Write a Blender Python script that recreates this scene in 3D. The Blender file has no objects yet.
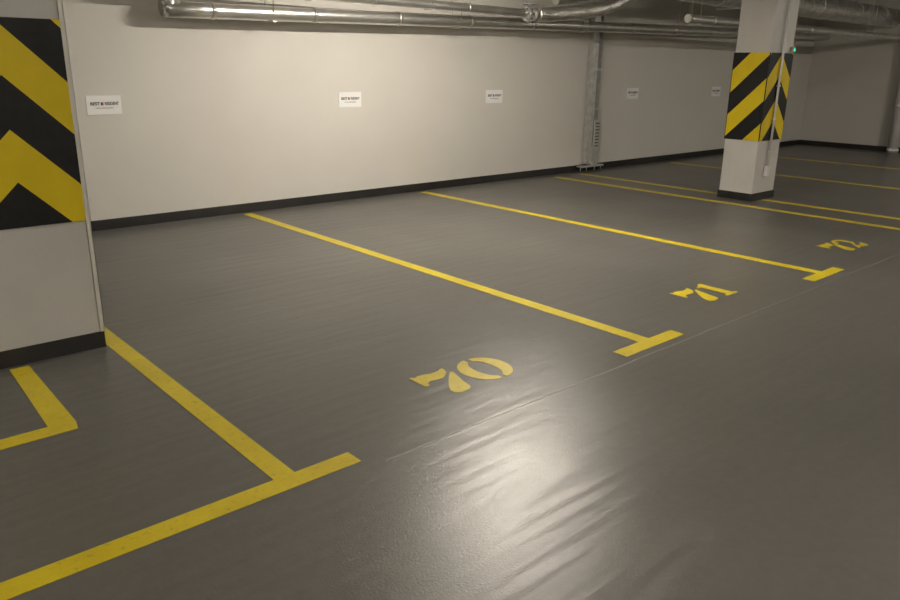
import bpy, bmesh, math, random
from mathutils import Vector, Matrix
random.seed(3)
sc=bpy.context.scene
try:
    sc.view_settings.view_transform='Standard'
except Exception: pass
COL=sc.collection
ZC=3.02
# ---------------------------------------------------------------- materials
def newmat(name):
    m=bpy.data.materials.new(name); m.use_nodes=True
    nt=m.node_tree; b=nt.nodes['Principled BSDF']
    return m,nt,b
def N(nt,t,**k):
    n=nt.nodes.new(t)
    for a,v in k.items(): setattr(n,a,v)
    return n
def ramp(nt,src,stops):
    r=N(nt,'ShaderNodeValToRGB'); e=r.color_ramp.elements
    while len(e)<len(stops): e.new(0.5)
    for i,(p,c) in enumerate(stops):
        e[i].position=p; e[i].color=(*c,1) if len(c)==3 else c
    nt.links.new(src,r.inputs[0]); return r
def noise(nt,vec,scale,detail=4,rough=.55):
    n=N(nt,'ShaderNodeTexNoise'); n.inputs['Scale'].default_value=scale
    n.inputs['Detail'].default_value=detail; n.inputs['Roughness'].default_value=rough
    nt.links.new(vec,n.inputs['Vector']); return n
def objco(nt):
    return N(nt,'ShaderNodeTexCoord').outputs['Object']
def bump(nt,b,h,strength,dist,prev=None):
    n=N(nt,'ShaderNodeBump'); n.inputs['Strength'].default_value=strength; n.inputs['Distance'].default_value=dist
    nt.links.new(h,n.inputs['Height'])
    if prev: nt.links.new(prev.outputs[0],n.inputs['Normal'])
    nt.links.new(n.outputs[0],b.inputs['Normal']); return n
def simple(name,c1,c2,scale,rough=.5,metal=0,bs=0,bd=.002,bscale=None,spec=.5):
    m,nt,b=newmat(name); co=objco(nt)
    n=noise(nt,co,scale); r=ramp(nt,n.outputs[0],[(.3,c1),(.7,c2)])
    nt.links.new(r.outputs[0],b.inputs['Base Color'])
    b.inputs['Roughness'].default_value=rough; b.inputs['Metallic'].default_value=metal
    b.inputs['Specular IOR Level'].default_value=spec
    if bs:
        n2=noise(nt,co,bscale or scale*4); bump(nt,b,n2.outputs[0],bs,bd)
    return m
def floor_mat():
    m,nt,b=newmat('epoxy_floor'); co=objco(nt); L=nt.links
    n=noise(nt,co,.55,3,.5); r=ramp(nt,n.outputs[0],[(.3,(.116,.112,.102)),(.7,(.136,.131,.120))])
    f=noise(nt,co,22,4,.6); r2=ramp(nt,f.outputs[0],[(.35,(.92,.92,.92)),(.65,(1.03,1.03,1.03))])
    mx=N(nt,'ShaderNodeMix',data_type='RGBA',blend_type='MULTIPLY'); mx.inputs[0].default_value=1
    L.new(r.outputs[0],mx.inputs[6]); L.new(r2.outputs[0],mx.inputs[7])
    L.new(mx.outputs[2],b.inputs['Base Color'])
    rr=noise(nt,co,1.2,2,.5); r3=ramp(nt,rr.outputs[0],[(.3,(.30,)*3),(.7,(.35,)*3)])
    L.new(r3.outputs[0],b.inputs['Roughness'])
    # faint squeegee streaks left in the coating, running parallel to the back wall
    mp=N(nt,'ShaderNodeMapping'); mp.inputs['Scale'].default_value=(1.5,12.0,1.0); L.new(co,mp.inputs['Vector'])
    b1=bump(nt,b,noise(nt,mp.outputs[0],1.0,1.5,.45).outputs[0],.40,.010)
    b2=bump(nt,b,noise(nt,co,110,3,.6).outputs[0],.50,.002,b1)
    return m
def wall_mat(name,c1,c2):
    m,nt,b=newmat(name); co=objco(nt); L=nt.links
    n=noise(nt,co,.8,5,.6); r=ramp(nt,n.outputs[0],[(.3,c1),(.7,c2)])
    L.new(r.outputs[0],b.inputs['Base Color']); b.inputs['Roughness'].default_value=.62
    b.inputs['Specular IOR Level'].default_value=.35
    bump(nt,b,noise(nt,co,60,3,.6).outputs[0],.15,.002)
    return m
def yellow_mat():
    m,nt,b=newmat('yellow_line_paint'); co=objco(nt); L=nt.links
    n=noise(nt,co,3,6,.65); r=ramp(nt,n.outputs[0],[(.3,(.60,.46,.012)),(.7,(.74,.60,.025))])
    s=noise(nt,co,30,7,.8); s2=ramp(nt,s.outputs[0],[(.54,(0,0,0)),(.68,(.6,.6,.6))])
    mx=N(nt,'ShaderNodeMix',data_type='RGBA'); L.new(s2.outputs[0],mx.inputs[0]); L.new(r.outputs[0],mx.inputs[6])
    mx.inputs[7].default_value=(.26,.21,.06,1)
    L.new(mx.outputs[2],b.inputs['Base Color']); b.inputs['Roughness'].default_value=.40
    b.inputs['Specular IOR Level'].default_value=.45
    bump(nt,b,noise(nt,co,110,3,.6).outputs[0],.35,.002)
    return m
M={}
M['floor']=floor_mat()
M['wall']=wall_mat('painted_wall',(.60,.58,.54),(.64,.62,.58))
M['ceil']=wall_mat('painted_ceiling',(.46,.45,.42),(.51,.495,.46))
M['pillar']=simple('painted_concrete',(.60,.585,.56),(.66,.645,.62),3,.55,0,.25,.003,45)
M['yellow']=yellow_mat()
M['black']=simple('black_baseboard',(.012,.012,.012),(.020,.019,.018),5,.45)
M['wrapk']=simple('black_foam',(.006,.006,.007),(.011,.011,.012),20,.55,spec=.3)
M['wrapy']=simple('yellow_foam',(.78,.58,.008),(.84,.64,.012),6,.5,spec=.3)
M['galv']=simple('galvanised_steel',(.52,.53,.52),(.70,.70,.68),14,.42,.65,.15,.002,40)
M['foil']=simple('crinkled_foil',(.62,.62,.60),(.90,.89,.86),9,.30,.95,.9,.02,16)
M['alu']=simple('aluminium_jacket',(.60,.60,.58),(.76,.75,.73),4,.32,.9,.3,.006,8)
M['dark']=simple('dark_metal',(.02,.02,.02),(.04,.04,.04),8,.5,.3)
M['white']=simple('white_plastic',(.72,.71,.69),(.78,.77,.75),6,.4)
M['grey']=simple('grey_cable_sheath',(.35,.35,.34),(.42,.42,.41),6,.45)
M['paper']=simple('sign_paper',(.82,.82,.82),(.87,.87,.87),4,.5)
M['ink']=simple('black_ink',(.03,.03,.03),(.05,.05,.05),4,.5)
M['red']=simple('red_ink',(.16,.03,.03),(.20,.04,.04),4,.5)
M['seam']=simple('floor_seam',(.20,.19,.17),(.29,.28,.25),25,.4)
M['corner']=simple('edge_guard',(.76,.74,.68),(.82,.80,.74),5,.35)
def emis(name,c,s):
    m,nt,b=newmat(name); b.inputs['Base Color'].default_value=(*c,1)
    n=noise(nt,objco(nt),2); r=ramp(nt,n.outputs[0],[(0,c),(1,c)])
    nt.links.new(r.outputs[0],b.inputs['Emission Color']); b.inputs['Emission Strength'].default_value=s
    return m
M['green']=emis('green_indicator',(.02,.8,.35),2)
# ---------------------------------------------------------------- mesh helpers
def fin(name,bm,mats,parent=None,smooth=False,loc=(0,0,0)):
    me=bpy.data.meshes.new(name); bm.normal_update(); bm.to_mesh(me); bm.free()
    for k in mats: me.materials.append(M[k])
    if smooth:
        for p in me.polygons: p.use_smooth=True
    o=bpy.data.objects.new(name,me); COL.objects.link(o); o.location=loc
    if parent: o.parent=parent
    return o
def empty(name,loc=(0,0,0)):
    o=bpy.data.objects.new(name,None); COL.objects.link(o); o.location=loc; o.empty_display_size=.1; return o
def bx(bm,a,b,mi=0,bev=0):
    r=bmesh.ops.create_cube(bm,size=1); vs=r['verts']
    for v in vs:
        v.co=Vector([(a[i]+b[i])/2+v.co[i]*(b[i]-a[i]) for i in range(3)])
    fs={f for v in vs for f in v.link_faces}
    if bev:
        es=list({e for v in vs for e in v.link_edges})
        r=bmesh.ops.bevel(bm,geom=es,offset=bev,segments=2,affect='EDGES',profile=.5)
        fs|={f for f in r['faces']}
    for f in fs:
        if f.is_valid: f.material_index=mi
def cyl(bm,p,q,r,mi=0,seg=24,r2=None,caps=True):
    p=Vector(p);q=Vector(q);d=q-p
    res=bmesh.ops.create_cone(bm,cap_ends=caps,segments=seg,radius1=r,radius2=r if r2 is None else r2,depth=d.length)
    mt=Matrix.Translation((p+q)/2)@d.to_track_quat('Z','Y').to_matrix().to_4x4()
    bmesh.ops.transform(bm,matrix=mt,verts=res['verts'])
    for f in {f for v in res['verts'] for f in v.link_faces}:
        f.material_index=mi; f.smooth=len(f.verts)==4
def sweep(bm,pts,r,mi=0,seg=20,corr=0,step=.03):
    P=[Vector(p) for p in pts]
    path=[]
    ext=[P[0]*2-P[1]]+P+[P[-1]*2-P[-2]]
    for i in range(1,len(ext)-2):
        a,b,c,d=ext[i-1:i+3]; n=max(2,int((c-b).length/step))
        for k in range(n):
            t=k/n
            path.append(.5*((2*b)+(-a+c)*t+(2*a-5*b+4*c-d)*t*t+(-a+3*b-3*c+d)*t**3))
    path.append(P[-1]); rings=[]
    for i,c in enumerate(path):
        t=(path[min(i+1,len(path)-1)]-path[max(i-1,0)]).normalized()
        s=t.cross(Vector((0,0,1))); 
        if s.length<.05: s=t.cross(Vector((1,0,0)))
        s.normalize(); u=s.cross(t)
        rr=r*(1+corr*(1 if i%2 else -1))
        rings.append([bm.verts.new(c+s*math.cos(2*math.pi*j/seg)*rr+u*math.sin(2*math.pi*j/seg)*rr) for j in range(seg)])
    for A,B in zip(rings,rings[1:]):
        for j in range(seg):
            f=bm.faces.new((A[j],A[(j+1)%seg],B[(j+1)%seg],B[j])); f.material_index=mi; f.smooth=True
    for R_ in (rings[0][::-1],rings[-1]):
        f=bm.faces.new(R_); f.material_index=mi
def slab(bm,poly,z0,z1,mi=0):
    b=[bm.verts.new((x,y,z0)) for x,y in poly]; t=[bm.verts.new((x,y,z1)) for x,y in poly]
    n=len(poly)
    fs=[bm.faces.new(t),bm.faces.new(b[::-1])]
    for i in range(n): fs.append(bm.faces.new((b[i],b[(i+1)%n],t[(i+1)%n],t[i])))
    for f in fs: f.material_index=mi
    bmesh.ops.recalc_face_normals(bm,faces=fs)
# ---------------------------------------------------------------- room
YW,XR,XL,YF=7.72,17.4,-7.0,-8.0
def room(name,a,b,mat):
    bm=bmesh.new(); bx(bm,a,b); return fin(name,bm,[mat])
room('floor',(XL,YF,-.15),(XR,YW,0),'floor')
room('ceiling',(XL,YF,ZC),(XR,YW,ZC+.15),'ceil')
room('wall_back',(XL-.2,YW,-.15),(XR+.2,YW+.2,ZC+.15),'wall')
room('wall_right',(XR,YF,-.15),(XR+.2,YW,ZC+.15),'wall')
room('wall_left',(XL-.2,YF,-.15),(XL,YW,ZC+.15),'wall')
room('wall_front',(XL-.2,YF-.2,-.15),(XR+.2,YF,ZC+.15),'wall')
def base(name,a,b):
    bm=bmesh.new(); bx(bm,a,b,0,.003); fin(name,bm,['black'])
base('baseboard_back',(XL+.02,YW-.015,0),(XR-.016,YW,.10))
base('baseboard_right',(XR-.015,YF+.02,0),(XR,YW,.10))
base('baseboard_left',(XL,YF+.02,0),(XL+.015,YW-.02,.10))
base('baseboard_front',(XL+.02,YF,0),(XR-.02,YF+.015,.10))
# ---------------------------------------------------------------- pillars with chevron wraps
def clip(poly,a,b,c):
    out=[]
    for i in range(len(poly)):
        p,q=poly[i],poly[(i+1)%len(poly)]
        dp=a*p[0]+b*p[1]-c; dq=a*q[0]+b*q[1]-c
        if dp>=0: out.append(p)
        if (dp>=0)!=(dq>=0):
            t=dp/(dp-dq); out.append((p[0]+(q[0]-p[0])*t,p[1]+(q[1]-p[1])*t))
    return out
def pillar(x0,y0,w,d,conduit=False):
    x1,y1=x0+w,y0+d; cx=(x0+x1)/2
    par=empty('concrete_pillar',(cx,(y0+y1)/2,0))
    off=Vector(par.location)
    def add(nm,bm,mats,smooth=False):
        o=fin(nm,bm,mats,par); o.location=-off; return o
    bm=bmesh.new(); bx(bm,(x0,y0,0),(x1,y1,ZC),0,.012); add('shaft',bm,['pillar'])
    bm=bmesh.new(); e=.010
    bx(bm,(x0-e,y0-e,0),(x1+e,y0,.095)); bx(bm,(x0-e,y1,0),(x1+e,y1+e,.095))
    bx(bm,(x0-e,y0,0),(x0,y1,.095)); bx(bm,(x1,y0,0),(x1+e,y1,.095)); add('skirting',bm,['black'])
    bm=bmesh.new(); t=.010; z0,z1=.75,1.795
    faces=[
      ((-w/2,0),lambda s:(cx+s,y0-t),-1),((0,w/2),lambda s:(cx+s,y0-t),1),
      ((-w/2-d,-w/2),lambda s:(x0-t,y0-(s+w/2)),-1),
      ((w/2,w/2+d),lambda s:(x1+t,y0+(s-w/2)),1),
      ((w/2+d,w+d),lambda s:(x1-(s-w/2-d),y1+t),1),
      ((-w-d,-w/2-d),lambda s:(x0+(-s-w/2-d),y1+t),-1)]
    for (sa,sb),mp,sg in faces:
        rect=[(sa,z0),(sb,z0),(sb,z1),(sa,z1)]
        for k in range(-3,12):
            lo=.987+.2675*k; hi=lo+.2675
            p=clip(rect,sg,1,lo)
            if len(p)>2: p=clip(p,-sg,-1,-hi)
            if len(p)<3: continue
            vs=[bm.verts.new((*mp(s),z)) for s,z in p]
            try: f=bm.faces.new(vs)
            except ValueError: continue
            f.material_index=0 if k%2==0 else 1
    for z in (z0,z1):
        for a,b in (((x0-t,y0-t),(x1+t,y0)),((x0-t,y1),(x1+t,y1+t)),((x0-t,y0),(x0,y1)),((x1,y0),(x1+t,y1))):
            f=bm.faces.new([bm.verts.new((a[0],a[1],z)),bm.verts.new((b[0],a[1],z)),bm.verts.new((b[0],b[1],z)),bm.verts.new((a[0],b[1],z))]); f.material_index=1
    for ax,ay,sx,sy in ((x0,y0,-1,-1),(x1,y0,1,-1),(x0,y1,-1,1),(x1,y1,1,1)):
        bx(bm,(min(ax,ax+sx*(t-.0005)),min(ay,ay+sy*(t-.0005)),z0),(max(ax,ax+sx*(t-.0005)),max(ay,ay+sy*(t-.0005)),z1),1)
    add('chevron_wrap',bm,['wrapy','wrapk'])
    if not conduit:
        bm=bmesh.new(); g=t+.003
        for ax,sx in ((x0,-1),(x1,1)):
            xs=sorted((ax-sx*.010,ax+sx*(g))); bx(bm,(xs[0],y0-g,.096),(xs[1],y0-t-.0005,ZC-.01))
            xs=sorted((ax+sx*(t+.0005),ax+sx*g)); bx(bm,(xs[0],y0-g,.096),(xs[1],y0+.012,ZC-.01))
        add('edge_guards',bm,['corner'])
    else:
        bm=bmesh.new(); xx=cx-.02
        yy=y0-.028
        cyl(bm,(xx,yy,.42),(xx,yy,ZC-.02),.015,0,12)
        bx(bm,(xx-.035,y0-.05,.30),(xx+.035,y0-.001,.43),0,.006)
        for z in (.6,1.0,1.4,1.9,2.4): bx(bm,(xx-.024,y0-.046,z),(xx+.024,y0-.001,z+.02),0,.003)
        add('conduit',bm,['white'])
        bm=bmesh.new(); bx(bm,(x1-.08,y0-.04,1.81),(x1-.02,y0-.005,1.87),0,.006); bx(bm,(x1-.06,y0-.043,1.825),(x1-.035,y0-.038,1.85),1)
        add('exit_indicator',bm,['white','green'])
    return par
pillar(.605,4.42,.63,.6)
pillar(9.15,4.56,.58,.45,True)
# ---------------------------------------------------------------- floor markings
Z0,Z1=.0002,.0022
def marking(poly,name='parking_line'):
    bm=bmesh.new(); slab(bm,poly,Z0,Z1); return fin(name,bm,['yellow'])
hw=.05
def tee(x,yt,ytop,l,r):
    y0,y1=yt-hw,yt+hw
    return [(x-l,y0),(x+r,y0),(x+r,y1),(x+hw,y1),(x+hw,ytop),(x-hw,ytop),(x-hw,y1),(x-l,y1)]
marking([(-2.4,2.36),(1.61,2.35),(1.61,2.45),(-2.4,2.46)])
marking([(1.255,2.4505),(1.35,2.4505),(1.35,7.66),(1.255,7.66)])
marking(tee(3.79,2.40,7.62,.31,.29))
marking(tee(6.30,2.42,7.62,.31,.27))
marking(tee(8.80,2.42,7.50,.31,.27))
marking([(9.36,5.07),(9.45,5.07),(9.45,7.5),(9.36,7.5)])
marking(tee(9.42,2.42,4.53,.05,.29))
marking(tee(11.9,2.42,7.5,.29,.29)); marking(tee(14.4,2.42,7.5,.29,.29))
marking([(-.9,3.42),(.80,3.42),(.815,3.50),(.825,4.37),(.73,4.37),(.70,3.52),(-.9,3.52)])
bm=bmesh.new(); x=1.70
while x<XR-.1:
    x2=min(x+.25,XR-.05); j=random.uniform(-.003,.003); wv=.0045 if x<4 else .003
    slab(bm,[(x,2.29+j-wv),(x2-.004,2.29+j-wv),(x2-.004,2.29+j+wv),(x,2.29+j+wv)],Z0,.0012); x=x2
fin('floor_joint',bm,['seam'])
def arc(cx,cy,rx,ry,a0,a1,n=14):
    return [(cx+rx*math.cos(math.radians(a0+(a1-a0)*i/n)),cy+ry*math.sin(math.radians(a0+(a1-a0)*i/n))) for i in range(n+1)]
SEV=[[(.0,.165),(.022,.165),(.035,.195),(.06,.207),(.10,.200),(.135,.200),(.165,.222),(.19,.25),(.205,.298),(.19,.300),(.165,.285),(.12,.281),(.08,.296),(.045,.300),(.022,.29),(.012,.305),(.0,.305)],
     [(.170,.200),(.205,.235),(.215,.225),(.200,.165),(.180,.10),(.170,.05),(.165,.02),(.140,.0),(.090,-.004),(.062,.015),(.062,.05),(.090,.10),(.130,.152)]]
ZER=[arc(.130,.15,.128,.158,94,266,18)+arc(.127,.15,.048,.118,262,98,18),
     arc(.140,.15,.128,.158,-86,86,18)+arc(.143,.15,.048,.118,82,-82,18)]
ONE=[[(.03,.0),(.165,.0),(.165,.025),(.135,.033),(.135,.30),(.10,.30),(.07,.27),(.03,.262),(.03,.242),(.062,.238),(.062,.033),(.03,.025)]]
TWO=[arc(.10,.20,.10,.10,175,15,12)+[(.185,.18),(.145,.15)]+arc(.095,.205,.045,.06,-20,175,10),
     [(.175,.165),(.13,.13),(.07,.085),(.03,.04),(.0,.0),(.0,-.005),(.03,.02),(.10,.0),(.16,-.01),(.2,.02),(.215,.09),(.195,.09),(.17,.055),(.11,.055),(.075,.06),(.11,.095),(.16,.125),(.195,.155)]]
def number(x,y,gl):
    bm=bmesh.new()
    for g,dx in zip(gl,(0,.26)):
        for p in g: slab(bm,[(x+dx+a*1.12,y+b*1.0) for a,b in p],Z0,Z1)
    fin('parking_number',bm,['yellow'])
number(2.31,2.60,(SEV,ZER)); number(4.79,2.61,(SEV,ONE)); number(7.27,2.62,(SEV,TWO))
# ---------------------------------------------------------------- wall signs
def sign(x,z=1.19,w=.32,h=.175):
    par=empty('wall_sign',(x,YW-.004,z))
    bm=bmesh.new(); bx(bm,(-w/2,-.003,-h/2),(w/2,.0035,h/2),0,.001)
    bx(bm,(-.030,-.0042,-.002),(-.008,-.0028,.026),1)
    fin('panel',bm,['paper','red'],par)
    def txt(s,xx,zz,sz,nm,sx=1,off=.001):
        c=bpy.data.curves.new(nm,'FONT'); c.body=s; c.size=sz; c.extrude=.0006; c.offset=off; c.align_x='CENTER'
        c.materials.append(M['ink']); o=bpy.data.objects.new(nm,c); COL.objects.link(o)
        o.parent=par; o.location=(xx,-.0038,zz); o.rotation_euler=(math.pi/2,0,0); o.scale=(sx,1,1)
    txt('BEST',-.083,.0,.040,'heading',1.05); txt('RESIDENT',.070,.0,.040,'heading_end',.72); txt('reserved parking place',0,-.032,.018,'caption',1,0)
for x in (2.44,5.25,7.66,10.90,13.55): sign(x)
# ---------------------------------------------------------------- pipes and ducts
def hang(bm,x,y,z,r,mi):
    for s in (-1,1): cyl(bm,(x,y+s*(r+.012),z),(x,y+s*(r+.012),ZC-.001),.005,mi,8)
    bx(bm,(x-.02,y-r-.02,z-r-.012),(x+.02,y+r+.02,z-r-.002),mi)
def zp(x): return 2.065+.016*(x-3)
bm=bmesh.new()
sweep(bm,[(3.05,7.60,2.30),(3.03,7.50,2.17),(3.12,7.46,2.085),(3.4,7.45,zp(3.4)),(8,7.45,zp(8)),(XR-.03,7.45,zp(XR))],.075,0,24,0,.06)
for x in [3.45+1.15*i for i in range(12)]: cyl(bm,(x,7.45,zp(x)),(x+.035,7.45,zp(x+.035)),.081,0)
for x in (4.1,6.7,9.1,11.8,14.5): hang(bm,x,7.45,zp(x),.075,1)
fin('ventilation_duct',bm,['alu','galv'])
bm=bmesh.new()
sweep(bm,[(2.9,7.15,2.29),(4,7.15,2.275),(6,7.15,2.265),(7.7,7.15,2.25)],.05,0,18,0,.08)
for x in (3.6,5.2,6.6): cyl(bm,(x,7.15,2.268),(x+.03,7.15,2.268),.056,0)
cyl(bm,(7.62,7.15,2.245),(7.68,7.15,2.245),.085,1); cyl(bm,(7.72,7.15,2.245),(7.78,7.15,2.245),.085,1)
cyl(bm,(7.7,7.15,2.14),(7.7,7.15,2.36),.04,1); cyl(bm,(7.7,7.15,2.36),(7.7,7.15,2.375),.09,1)
for i in range(6):
    a=i*math.pi/3; cyl(bm,(7.61,7.15+.068*math.cos(a),2.245+.068*math.sin(a)),(7.79,7.15+.068*math.cos(a),2.245+.068*math.sin(a)),.009,2,8)
for x in (4.4,6.0): hang(bm,x,7.15,2.268,.05,1)
fin('sprinkler_pipe',bm,['alu','galv','dark'])
bm=bmesh.new()
sweep(bm,[(7.80,7.12,2.245),(8.2,7.08,2.27),(8.8,6.85,2.36),(9.2,6.75,2.52),(9.4,6.72,2.75),(9.42,6.72,ZC-.002)],.09,0,22,.03,.03)
sweep(bm,[(7.95,6.95,2.44),(8.4,6.85,2.50),(8.9,6.6,2.58),(9.1,6.5,2.75),(9.15,6.48,ZC-.002)],.085,0,22,.03,.03)
fin('flexible_duct',bm,['foil'])
bm=bmesh.new()
sweep(bm,[(9.7,6.2,2.66),(12,6.2,2.64),(XR-.03,6.2,2.62)],.18,0,28,.012,.08)
for x in (10.6,12.2,13.8,15.4,16.6): cyl(bm,(x,6.2,2.645),(x+.05,6.2,2.645),.186,1,28); hang(bm,x+.4,6.2,2.64,.183,1)
fin('insulated_duct',bm,['foil','galv'])
bm=bmesh.new()
sweep(bm,[(9.4,5.88,2.23),(13,5.88,2.23),(XR-.03,5.88,2.23)],.055,0,18,0,.1)
for x in (10,11.5,13,14.5,16): cyl(bm,(x,5.88,2.23),(x+.04,5.88,2.23),.061,0)
for x in (9.6,12.4,15.5): hang(bm,x,5.88,2.23,.055,1)
fin('water_pipe',bm,['alu','galv'])
bm=bmesh.new(); bx(bm,(10.2,6.5,2.60),(10.9,7.0,ZC-.001),0,.004)
for i in range(9): bx(bm,(10.24,6.49,2.635+i*.038),(10.86,6.502,2.65+i*.038),1)
for i in range(12): bx(bm,(10.24+i*.054,6.53,2.592),(10.27+i*.054,6.97,2.602),1)
fin('air_diffuser_box',bm,['galv','dark'])
par=empty('cable_tray',(9.8,YW,0)); bm=bmesh.new()
X0,X1=-.12,.11
bx(bm,(X0,-.012,.12),(X1,-.004,2.45)); bx(bm,(X0,-.085,.12),(X0+.008,-.010,2.45)); bx(bm,(X1-.008,-.085,.12),(X1,-.010,2.45))
bx(bm,(X0,-.089,.12),(X0+.13,-.0855,2.45))
z=.2
while z<2.4:
    for xx in (.03,.07): bx(bm,(xx,-.0145,z),(xx+.020,-.011,z+.04),1)
    z+=.09
for z in (.35,.95,1.55,2.15): bx(bm,(-.15,-.098,z),(.15,-.0895,z+.03),0,.003)
fin('channel',bm,['galv','dark'],par)
bm=bmesh.new()
for i,xx in enumerate((.035,.06,.085)):
    sweep(bm,[(xx,-.03,.1),(xx+.003,-.035,.6),(xx-.003,-.04,1.3),(xx,-.035,2.44)],.010,i%2,10,0,.2)
fin('cables',bm,['grey','white'],par)
bm=bmesh.new()
bx(bm,(-.27,-.14,.07),(.28,-.02,.095),0,.004); bx(bm,(-.03,-.12,.094),(.12,-.03,.36),0,.006)
for xx in (-.25,-.1,.1,.26): cyl(bm,(xx,-.09,0.0),(xx,-.09,.072),.008,0,8)
fin('foot_bracket',bm,['galv'],par)
bm=bmesh.new()
bx(bm,(.0,-.125,.36),(.13,-.099,.80),0,.004)
for i in range(8): bx(bm,(.02,-.1275,.39+i*.05),(.11,-.1245,.405+i*.05),1)
fin('junction_cover',bm,['galv','dark'],par)
bm=bmesh.new(); px,py=XR-.14,5.72
cyl(bm,(px,py,.0),(px,py,ZC-.01),.10,0,28)
for z in (.02,.9,1.9,2.7): cyl(bm,(px,py,z),(px,py,z+.06),.112,0,28)
for z in (.6,1.6): bx(bm,(px+.05,py-.03,z),(XR-.001,py+.03,z+.04),0)
fin('drain_pipe',bm,['white'],None)
# ---------------------------------------------------------------- lamps and added fills (the glowing tubes are the light)
LC=(1,.91,.78)
def lamp(x,y,rot,strength,ln=1.25):
    key='tube%g'%strength
    if key not in M: M[key]=emis('fluorescent_tube',LC,strength)
    par=empty('ceiling_lamp_or_fill',(x,y,2.86)); par.rotation_euler=(0,0,rot)
    bm=bmesh.new(); bx(bm,(-ln/2,-.07,.03),(ln/2,.07,.08),0,.008)
    for s in (-1,1):
        bx(bm,(s*(ln/2-.02)-.02,-.06,-.03),(s*(ln/2-.02)+.02,.06,.04),0,.004)
        cyl(bm,(s*.4,0,.06),(s*.4,0,ZC-2.861),.006,0,8)
    fin('housing',bm,['white'],par)
    bm=bmesh.new()
    for s in (-1,1): cyl(bm,(-ln/2+.04,s*.035,-.005),(ln/2-.04,s*.035,-.005),.016,0,10)
    fin('tubes',bm,[key],par)
lamp(5.15,4.75,0,480)
lamp(-2.5,3.0,0,220)
lamp(2.0,-1.6,0,290)
lamp(8.5,-1.5,0,210)  # added fill out of view, lightens the right pillar's aisle-side face
lamp(13.4,.8,0,320)  # added fill with no known fixture, brightens the right wall and ducts
w=bpy.data.worlds.new('world'); sc.world=w; w.use_nodes=True
w.node_tree.nodes['Background'].inputs[0].default_value=(.05,.045,.04,1)
# ---------------------------------------------------------------- camera
yaw,pitch,roll,f=.7288,.3026,.0144,752.96
fwd=Vector((math.sin(yaw)*math.cos(pitch),math.cos(yaw)*math.cos(pitch),-math.sin(pitch)))
r0=Vector((math.cos(yaw),-math.sin(yaw),0)); u0=r0.cross(fwd)
r=r0*math.cos(roll)+u0*math.sin(roll); u=r.cross(fwd)
cam=bpy.data.cameras.new('camera'); co=bpy.data.objects.new('camera',cam); COL.objects.link(co)
cam.sensor_width=36; cam.lens=f/900*36; cam.clip_start=.05
m=Matrix((r,u,-fwd)).transposed().to_4x4(); m.translation=Vector((0,0,1.6)); co.matrix_world=m
sc.camera=co
